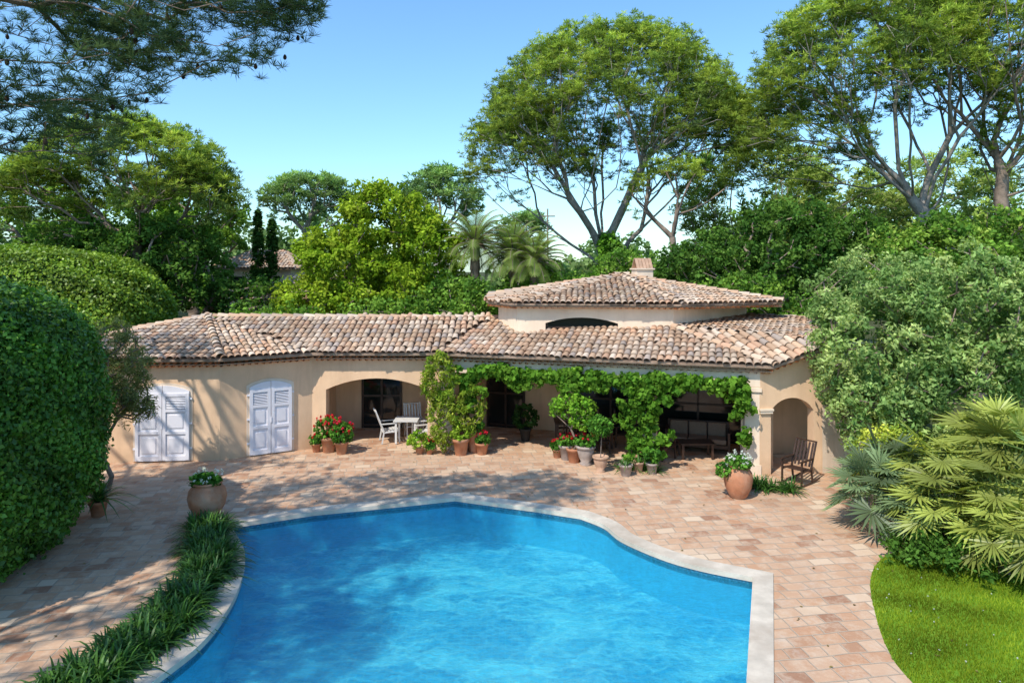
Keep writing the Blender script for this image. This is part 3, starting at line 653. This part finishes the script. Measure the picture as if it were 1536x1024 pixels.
e=broad('tamarisk_shrub',(-9.9,16.7,0),(-9.8,16.7,1.2),[(-9.8,16.8,2.9,.75,.8,1.15,90,-.9),(-9.5,16.8,2.2,.6,.6,.6,40,-.9)],.05,[(.07,.09,.03),(.12,.14,.05),(.16,.17,.07)],R=(.2,.2,.25),k=4,n=18,L=.16,W=.022,tr=.14)
# ---------------------------------------------------------------- big trees
pine((5.6,38,0),(5.3,38,5.4),[(5.8,38,12.2,7.5,5.5,6.8,720,.10),(1.0,37.5,11.2,3.6,3.4,3.2,120,-.25),(10.6,37.5,12.2,3.5,3.4,3.0,100,-.15)],.38,k=9,n=19,w=.85,fill=.8)
pine((8.7,35,0),(8.3,35,7.0),[(8.6,35,9.4,2.8,2.2,1.5,40,-.1)],.17,bark=M_BARK,k=8,n=20,fill=.4)
pine((20.0,32,0),(19.3,32,8.0),[(16.8,32,13.2,5.3,4.2,5.6,400,.0),(21.8,32,15.0,4.5,4,4.6,170,.0),(14.0,33,11.3,3.2,2.8,2.8,90,-.3)],.30,k=9,n=18,w=.8,fill=.9)
pine((22.9,31,0),(22.2,31,8.6),[(22.8,31,15.4,4.6,4,4.4,150,-.1),(25,31,11.5,3.5,3,3,70,-.3)],.28,k=9,n=18,bark=M_BARK,w=.8,fill=.8)
pine((-16.8,30,0),(-16.3,30,6.6),[(-17.0,30,9.0,4.4,3.2,3.0,240,.1),(-13.9,29.5,8.3,2.0,2,1.4,45,-.1),(-20.6,30,8.3,2.2,2,1.8,60,-.1)],.22,k=9,n=19,bark=M_BARK,fill=.4)
FARP=[(.07,.12,.04),(.12,.18,.055),(.16,.23,.07)]
pine((-18,60,0),(-17.8,60,8),[(-17.8,60,10.8,4.0,3.5,2.9,110,-.0)],.3,FARP,R=(1,1,.5),k=6,n=14,L=.45,W=.09,tr=.3,fill=.3)
pine((-6.5,60,0),(-6.5,60,8),[(-6.4,60,10.8,3.6,3.3,3.2,110,-.1)],.3,FARP,R=(1,1,.5),k=6,n=14,L=.45,W=.09,tr=.3,fill=.3)
pine((0.5,62,0),(.5,62,7),[(1.2,62,8.6,2.2,3,1.8,50,-.2)],.25,FARP,R=(1,1,.5),k=6,n=12,L=.45,W=.09,tr=.3)
PALE=[(.11,.155,.04),(.17,.22,.055),(.24,.285,.08)]
pine((15,44,0),(15,44,5),[(15.6,44,9.8,5.0,3.5,3.9,210,-.7),(20.5,43,8.6,4,3,3.2,110,-.7),(27,43,8.8,4.5,3,3.8,130,-.7)],.3,PALE,R=(.9,.9,.6),k=7,n=14,L=.38,W=.07,tr=.28)
NP=[(.03,.055,.028),(.05,.08,.038),(.08,.115,.05)]
e=pine((-13.5,6,0),(-12.5,7.5,8.3),[(-12.6,8.5,11,3.6,3.6,1.6,80,-.3),(-14.8,13,10.8,3.2,3,1.5,70,-.3)],.34,NP,R=(.42,.42,.3),k=7,n=18,L=.19,W=.025,tr=.07,bark=M_BARK)
P=lobepts([(-8.0,10.4,8.9,2.9,2.0,1.45,160,-1),(-5.2,10.5,9.45,2.0,1.5,.9,100,-1),(-4.2,10.6,9.9,1.4,1.2,.55,45,-1),(-6.6,10.3,7.6,1.8,1.0,.5,14,-1)])
skeleton(e,(-12.3,7.8,8.6),(-10.2,9.6,9.0),P,.075,M_BARK,w=.5,rtip=.005,name='near_branches')
S,idx=sub(P,(.42,.42,.24),9); cloud('needles',S,.045,34,.17,.009,NP,e,mode='needle',clumpcol=palcol(len(P),NP)[idx],gain=1.5)
b=MB()
for p in P[rng.choice(len(P),80)]:
    b.lathe([(0,-.05),(.026,-.03),(.033,0),(.02,.035),(0,.05)],6,Matrix.Translation(tuple(p+rng.normal(size=3)*.12-[0,0,.08])))
b.build('pine_cones',M_CONE,e)
# unseen pine added left of the camera to throw broken shade over left path and pool
pine((-15,0,0),(-14,1.5,9),[(-13.2,2.6,12.6,4.2,3.4,1.2,140,-.4),(-10.6,3.9,12.8,2.2,2.2,.8,40,-.4)],.22,NP,R=(.5,.5,.3),k=7,n=14,L=.24,W=.045,tr=.12,bark=M_BARK,w=.9,ex=.62)  # added unseen shade pine, takes the default name umbrella_pine_tree
OAK=[(.025,.062,.013),(.05,.105,.018),(.085,.15,.027)]
BR=[(.10,.16,.012),(.16,.225,.018),(.23,.28,.028)]
MIDG=[(.05,.11,.018),(.09,.165,.024),(.15,.23,.035)]
broad('lime_tree',(-6.0,30,0),(-6.0,30,3),[(-5.6,30,7.3,2.0,2,1.8,90,-.4),(-7.6,30,5.7,1.8,2,1.6,75,-.5),(-3.8,30,5.8,1.6,1.8,2.0,75,-.6),(-8.5,29.5,4.0,1.5,1.5,1.3,45,-.6),(-5.5,29,4.4,2.0,1.5,1.5,60,-.6)],.22,BR,R=(.42,.42,.34),k=6,n=20,L=.17,W=.11)
broad('holm_oak_tree',(-14.6,30,0),(-14.6,30,2.5),[(-15.2,30,5.2,2.5,2.5,2.4,140,-.7),(-11.8,31,3.3,1.9,2,1.6,70,-.7),(-18.5,31,5.2,3.2,2.5,2.4,110,-.7)],.3,OAK,k=6,n=18,L=.17,W=.11)
broad('oak_tree',(-17.5,38,0),(-17.5,38,3),[(-17.6,38,7.8,2.2,3,2.6,100,-.5),(-21.5,39,7.8,3,3,2.4,90,-.5),(-26,36,8.0,3.6,3,2.8,100,-.5)],.3,MIDG,k=6,n=14,L=.22,W=.14)
broad('holm_oak_tree',(9.8,30,0),(9.8,30,3),[(12.0,30,5.8,2.6,2.4,2.5,160,-.7),(8.8,30,4.9,2.2,2,1.9,110,-.7),(14.8,30,5.4,2.0,2,2.4,90,-.7)],.3,OAK,k=6,n=18,L=.17,W=.11)
broad('oak_tree',(19,28,0),(19,28,3),[(17,27,5.6,2.6,2.2,1.7,100,-.6),(21,27,6.2,3.2,2.4,1.9,120,-.6),(24.5,27,6,2.5,2.4,2.2,70,-.6)],.3,MIDG+[(.24,.28,.07)],k=6,n=18,L=.17,W=.11)
broad('laurel_shrubs',(0,26.5,0),(0,26.5,1),[(-2.4,28,3.3,2.2,1.2,1.5,110,-.4),(1.6,29,3.6,2.6,1.2,1.6,110,-.4),(5.6,32,4.4,2.4,1.5,1.8,90,-.4),(-9.5,27,2.4,3.0,1.2,1.3,80,-.4),(-5,27.5,2.6,2.8,1.2,1.4,80,-.4),(10,27.5,3.2,3,1.2,1.8,80,-.4)],.1,MIDG,k=6,n=16,L=.15,W=.10)
e=broad('ivy_clad_trunk',(5.4,37,0),(5.4,37,1),[(5.3,37.3,4,.8,.7,3.8,80,-1),(5.0,37,3,1.5,1,2.2,50,-1)],.1,[(.06,.14,.015),(.11,.22,.02)],R=(.3,.3,.4),k=5,n=14,L=.2,W=.14,skel=False)
SH=[(.065,.115,.032),(.125,.195,.058),(.20,.265,.088),(.27,.32,.115)]
broad('pittosporum_tree',(10.6,18.5,0),(10.6,18.5,1.5),[(9.4,17.2,3.4,1.75,1.5,1.9,170,-.8),(11.8,17.2,3.9,2.2,1.6,2.0,190,-.8),(13.8,17.4,3.5,2.0,1.6,2.0,110,-.8),(8.9,16.7,2.0,1.0,1.0,1.1,80,-.9),(10.6,16.4,2.2,1.6,1,1.4,90,-.9),(10.6,20,4.6,1.8,1.5,1.4,80,-.5)],.16,SH,R=(.30,.30,.26),k=6,n=16,L=.13,W=.06,tr=.19)
P=[]
for i in range(1200):
    x=-85+170*rng.random(); y=64+25*rng.random(); hh=5.2+1.8*math.sin(x*.21)+1.1*math.sin(x*.57+1)
    if x>15: hh+=6*min(1,(x-15)/12)
    if x<-18: hh+=3
    if -6<x<9: hh*=.8
    P.append((x,y,1+hh*rng.random()**.6))
belt=empty('distant_trees'); P=np.array(P); S,idx=sub(P,(1.6,1.6,1.1),5); cc=palcol(len(P),[(.05,.095,.035),(.10,.15,.05),(.15,.21,.075)]); cloud('leaves',S,.7,10,.6,.4,MIDG,belt,clumpcol=cc[idx])
P=[]
for i in range(650):
    a=rng.random(); x=-32+64*a; y=40+9*rng.random(); hh=4.0+1.0*math.sin(x*.5)+.8*math.sin(x*1.1)+(3.5 if x>15 else 0)
    P.append((x,y,.5+hh*rng.random()**.7))
P=np.array(P); S,idx=sub(P,(1.0,1.0,.8),5); cc=palcol(len(P),MIDG); e=empty('woodland_trees'); cloud('leaves',S,.45,12,.34,.2,MIDG,e,clumpcol=cc[idx])
for x,h in ((-12.65,8.3),(-11.95,7.9)):
    e=empty('cypress_tree'); P=[]
    for i in range(190):
        z=h*(.12+.88*rng.random()); r=.30*(1-(z/h)**3.5)+.02; a=rng.random()*6.283; P.append((x+r*math.cos(a),34+r*math.sin(a),z))
    cloud('foliage',P,.17,20,.26,.10,[(.03,.075,.016),(.06,.125,.025)],e,up=1.0,gain=1.2); tubes('trunk',[(x,34,0)],[(x,34,h*.9)],[.14],[.03],M_BARK,e)
def datepalm(x,y,h,R,nf=48):
    e=empty('date_palm_tree'); A=[];B=[];ra=[];rb=[]
    for k in range(12): A.append((x,y,h*k/12));B.append((x,y,h*(k+1)/12));ra.append(.24);rb.append(.20)
    V=[];col=[]
    for f in range(nf):
        az=f*2.399+rng.random()*.4; el=math.radians(80-105*(f/nf)**.9); d=np.array([math.cos(az),math.sin(az),0.]); side=np.array([-d[1],d[0],0.])
        pos=np.array([x,y,h]); seg=R*1.3/14; L=R*.34; cf=np.array([.26,.35,.09])*(.6+.7*rng.random())
        for k in range(14):
            t=k/13; e_=el-1.1*t*t-.1*t; dv=d*math.cos(e_)+np.array([0,0,math.sin(e_)]); nxt=pos+dv*seg
            A.append(pos);B.append(nxt);ra.append(.03*(1-t)+.008);rb.append(.03*(1-t)+.006); up=np.cross(side,dv)
            if k>1:
                for kk in (0,.5):
                    b0_=pos+dv*seg*kk
                    for s_ in(-1,1):
                        ll=L*math.sin(math.pi*min(1,.15+.85*t))**.6+.08; tip=b0_+side*s_*ll*.6+dv*ll*.75+up*ll*.15; w=dv*.026
                        V+= [b0_-w,b0_+w,tip+w*.2,tip-w*.2]; col+=[cf]*4
            pos=nxt
    tubes('trunk_and_ribs',A,B,ra,rb,M_BARK,e,5); fastmesh('fronds',np.array(V),np.arange(len(V)).reshape(-1,4),M_LEAF,e,col=np.array(col))
datepalm(-1.6,29.5,6.5,1.5);datepalm(0.05,29.5,6.05,1.45);datepalm(.95,29,5.75,1.3)
def fanpalm(clusters,name='fan_palm'):
    e=empty(name); V=[];col=[];A=[];B=[];ra=[];rb=[];T=[];TB=[];
    for (x,y,h,nl,R,hue) in clusters:
        T.append((x,y,0));TB.append((x,y,h))
        for f in range(nl):
            az=f*2.399+rng.random()*.5; el=math.radians(75-95*(f/nl)); pl=R*(.9+.5*rng.random())
            d=np.array([math.cos(az)*math.cos(el),math.sin(az)*math.cos(el),math.sin(el)]); p0=np.array([x,y,h]); hub=p0+d*pl-np.array([0,0,.12*pl*math.cos(el)])
            A.append(p0);B.append(hub);ra.append(.014);rb.append(.009)
            side=unit(np.cross(d,[0,0,1.])+1e-6); d2=unit(d-np.array([0,0,.75])+rng.normal(size=3)*.18); side=unit(side-d2*(side@d2)+rng.normal(size=3)*.12); up=unit(np.cross(side,d2)); ns=22; fr=R*(.85+.35*rng.random()); c0=np.array(hue)*(.5+.8*rng.random())
            for k in range(ns):
                a=math.radians(-135+270*k/(ns-1))+rng.normal()*.02; dr_=side*math.sin(a)+d2*math.cos(a); dr_=unit(dr_+up*.10); pr=np.cross(up,dr_); ll=fr*(.75+.25*math.cos(a*.6))*(.9+.16*rng.random())
                w=fr*.044; mid_=hub+dr_*ll*.5; tip=hub+dr_*ll-np.array([0,0,.05*ll])
                fold=up*w*.45*(1 if k%2 else -1)
                V+=[hub,mid_+pr*w-fold,tip,mid_-pr*w+fold]; col+=[c0*.7,c0,c0*1.25,c0]
    tubes('petioles',A,B,ra,rb,simple('petiole',(.14,.2,.05),.6,.2,5),e,4); tubes('stems',T,TB,[.1]*len(T),[.09]*len(T),M_BARK,e,8)
    fastmesh('fan_leaves',np.array(V),np.arange(len(V)).reshape(-1,4),M_GLOSSLEAF,e,col=np.clip(np.array(col),0,1))
YG=(.36,.41,.08);GG=(.18,.27,.07);BG=(.21,.29,.13)
fanpalm([(9.8,13.6,1.68,26,.64,YG),(8.6,13.9,1.2,22,.6,YG),(8.3,13.0,.85,20,.55,YG),(9.2,12.7,1.1,24,.6,YG),(10.2,12.9,1.35,22,.6,GG),(8.8,12.2,.6,20,.55,YG),(9.3,11.7,.75,20,.55,YG),(10.3,14.6,1.8,22,.6,YG)])
fanpalm([(7.6,14.3,.75,24,.54,BG),(7.95,13.5,.5,18,.44,BG),(8.2,14.9,.95,20,.54,BG)])
e=broad('ground_cover_shrub',(8.5,13,0),(8.5,13,.3),[(9.0,12.6,.2,1.9,1.2,.5,150,-.1)],.02,[(.03,.07,.01),(.06,.12,.02)],R=(.2,.2,.15),k=4,n=14,L=.09,W=.05,tr=.14,skel=False)
e=broad('yellow_flowering_shrub',(8.6,15.6,0),(8.6,15.6,.5),[(8.7,15.7,1.1,.9,.6,.7,80,-.7)],.03,[(.12,.2,.03),(.3,.34,.05),(.4,.42,.06)],R=(.2,.2,.15),k=4,n=14,L=.08,W=.05,tr=.14)
def grass(n):
    X_=5.3+8.5*rng.random(n*2);Y_=7.5+7*rng.random(n*2); k=inpoly(X_,Y_,LAWN); X_=X_[k][:n];Y_=Y_[k][:n]; m=len(X_); a=rng.random(m)*6.283; h=.03+.05*rng.random(m)
    p=np.stack([X_,Y_,np.full(m,-.01)],1); s=np.stack([np.cos(a),np.sin(a),np.zeros(m)],1)*.007; l=rng.normal(size=(m,3))*.02; l[:,2]=h
    V=np.stack([p-s,p+s,p+l],1).reshape(-1,3); nz=.75+.35*np.sin(X_*2.1+np.sin(Y_*1.7)*2)*np.sin(Y_*2.7); c=palcol(m,[(.18,.28,.015),(.30,.41,.025),(.42,.50,.05)])*nz[:,None]
    fastmesh('grass_blades',V,np.arange(3*m).reshape(-1,3),M_LEAF,None,col=np.repeat(c,3,axis=0))
    q=p[:140]+[0,0,.06]; cloud('clover_flowers',q,.01,6,.017,.017,WHITE,None,bright=.05,up=1,gain=1.2)
grass(110000)
q=np.stack([-9+16*rng.random(260),9+10.5*rng.random(260),np.full(260,.012)],1); q=q[~inpoly(q[:,0],q[:,1],COPE)]
cloud('fallen_leaves',q,.02,2,.05,.03,[(.14,.10,.04),(.22,.17,.07)],None,up=5,outw=.05,gain=1.3)
# ---------------------------------------------------------------- neighbouring houses and pole
def smallhouse(x,y,w,d,h,name='distant_house'):
    e=empty(name); b=MB(Matrix.Translation((x,y,0))); b.box((0,0,h/2),(w,d,h)); b.build('walls',M_WALLW,e)
    z=h+.02; k=w/2+.4; roofplane([(x-k,y-d/2-.4,z),(x+k,y-d/2-.4,z),(x+k*.4,y,z+1.0),(x-k*.4,y,z+1.0)],par=e); roofplane([(x+k,y+d/2+.4,z),(x-k,y+d/2+.4,z),(x-k*.4,y,z+1.0),(x+k*.4,y,z+1.0)],par=e)
    roofplane([(x+k,y-d/2-.4,z),(x+k,y+d/2+.4,z),(x+k*.4,y,z+1.0)],par=e);roofplane([(x-k,y+d/2+.4,z),(x-k,y-d/2-.4,z),(x-k*.4,y,z+1.0)],par=e)
    b=MB(Matrix.Translation((x,y-d/2-.02,0)))
    for i in range(int(w/2)): b.box((-w/2+1+i*2,0,h-1.0),(.8,.06,1.1))
    b.build('windows',M_GLASS,e)
smallhouse(-14.3,40,4,4,5.4); smallhouse(-9.6,33,4.5,4,4.0)
b=MB(); b.lathe([(.08,0),(.05,9.4),(0,9.4)],8,Matrix.Translation((2.4,46,0))); b.box((2.4,46,8.9),(1.0,.08,.08)); b.build('utility_pole',M_BARKG)
# ---------------------------------------------------------------- light, sky, camera
az=unit(np.array([-.60,-.80])); el=math.radians(51)
D=Vector((az[0]*math.cos(el),az[1]*math.cos(el),math.sin(el)))
sl=bpy.data.lights.new('sun','SUN'); sl.energy=5.0; sl.angle=math.radians(.5); sl.color=(1,.94,.84)
so=link(bpy.data.objects.new('sun',sl)); so.rotation_euler=D.to_track_quat('Z','Y').to_euler(); so.location=(-20,-20,40)
w=bpy.data.worlds.new('World'); scene.world=w; w.use_nodes=True; nt=w.node_tree
bg=nt.nodes['Background']; sk=nt.nodes.new('ShaderNodeTexSky'); sk.sky_type='NISHITA'; sk.sun_disc=False
sk.sun_elevation=el; sk.sun_rotation=math.atan2(D.x,D.y); sk.altitude=0; sk.air_density=1.2; sk.dust_density=.5; sk.ozone_density=2.5
gm=mixc(nt,1.0,sk.outputs[0],(1.02,1.38,1.62),'MULTIPLY')
nt.links.new(gm,bg.inputs[0]); bg.inputs[1].default_value=.15
cam=bpy.data.cameras.new('camera'); cam.lens=24; cam.sensor_width=36; cam.shift_y=-112/1536; cam.clip_end=2000; cam.clip_start=.05
co=link(bpy.data.objects.new('camera',cam)); co.location=(0,0,5.5); co.rotation_euler=(math.radians(90),0,0); scene.camera=co
scene.view_settings.view_transform='Standard'; scene.view_settings.look='None'; scene.view_settings.exposure=0
print('faces',sum(len(m.polygons) for m in bpy.data.meshes))
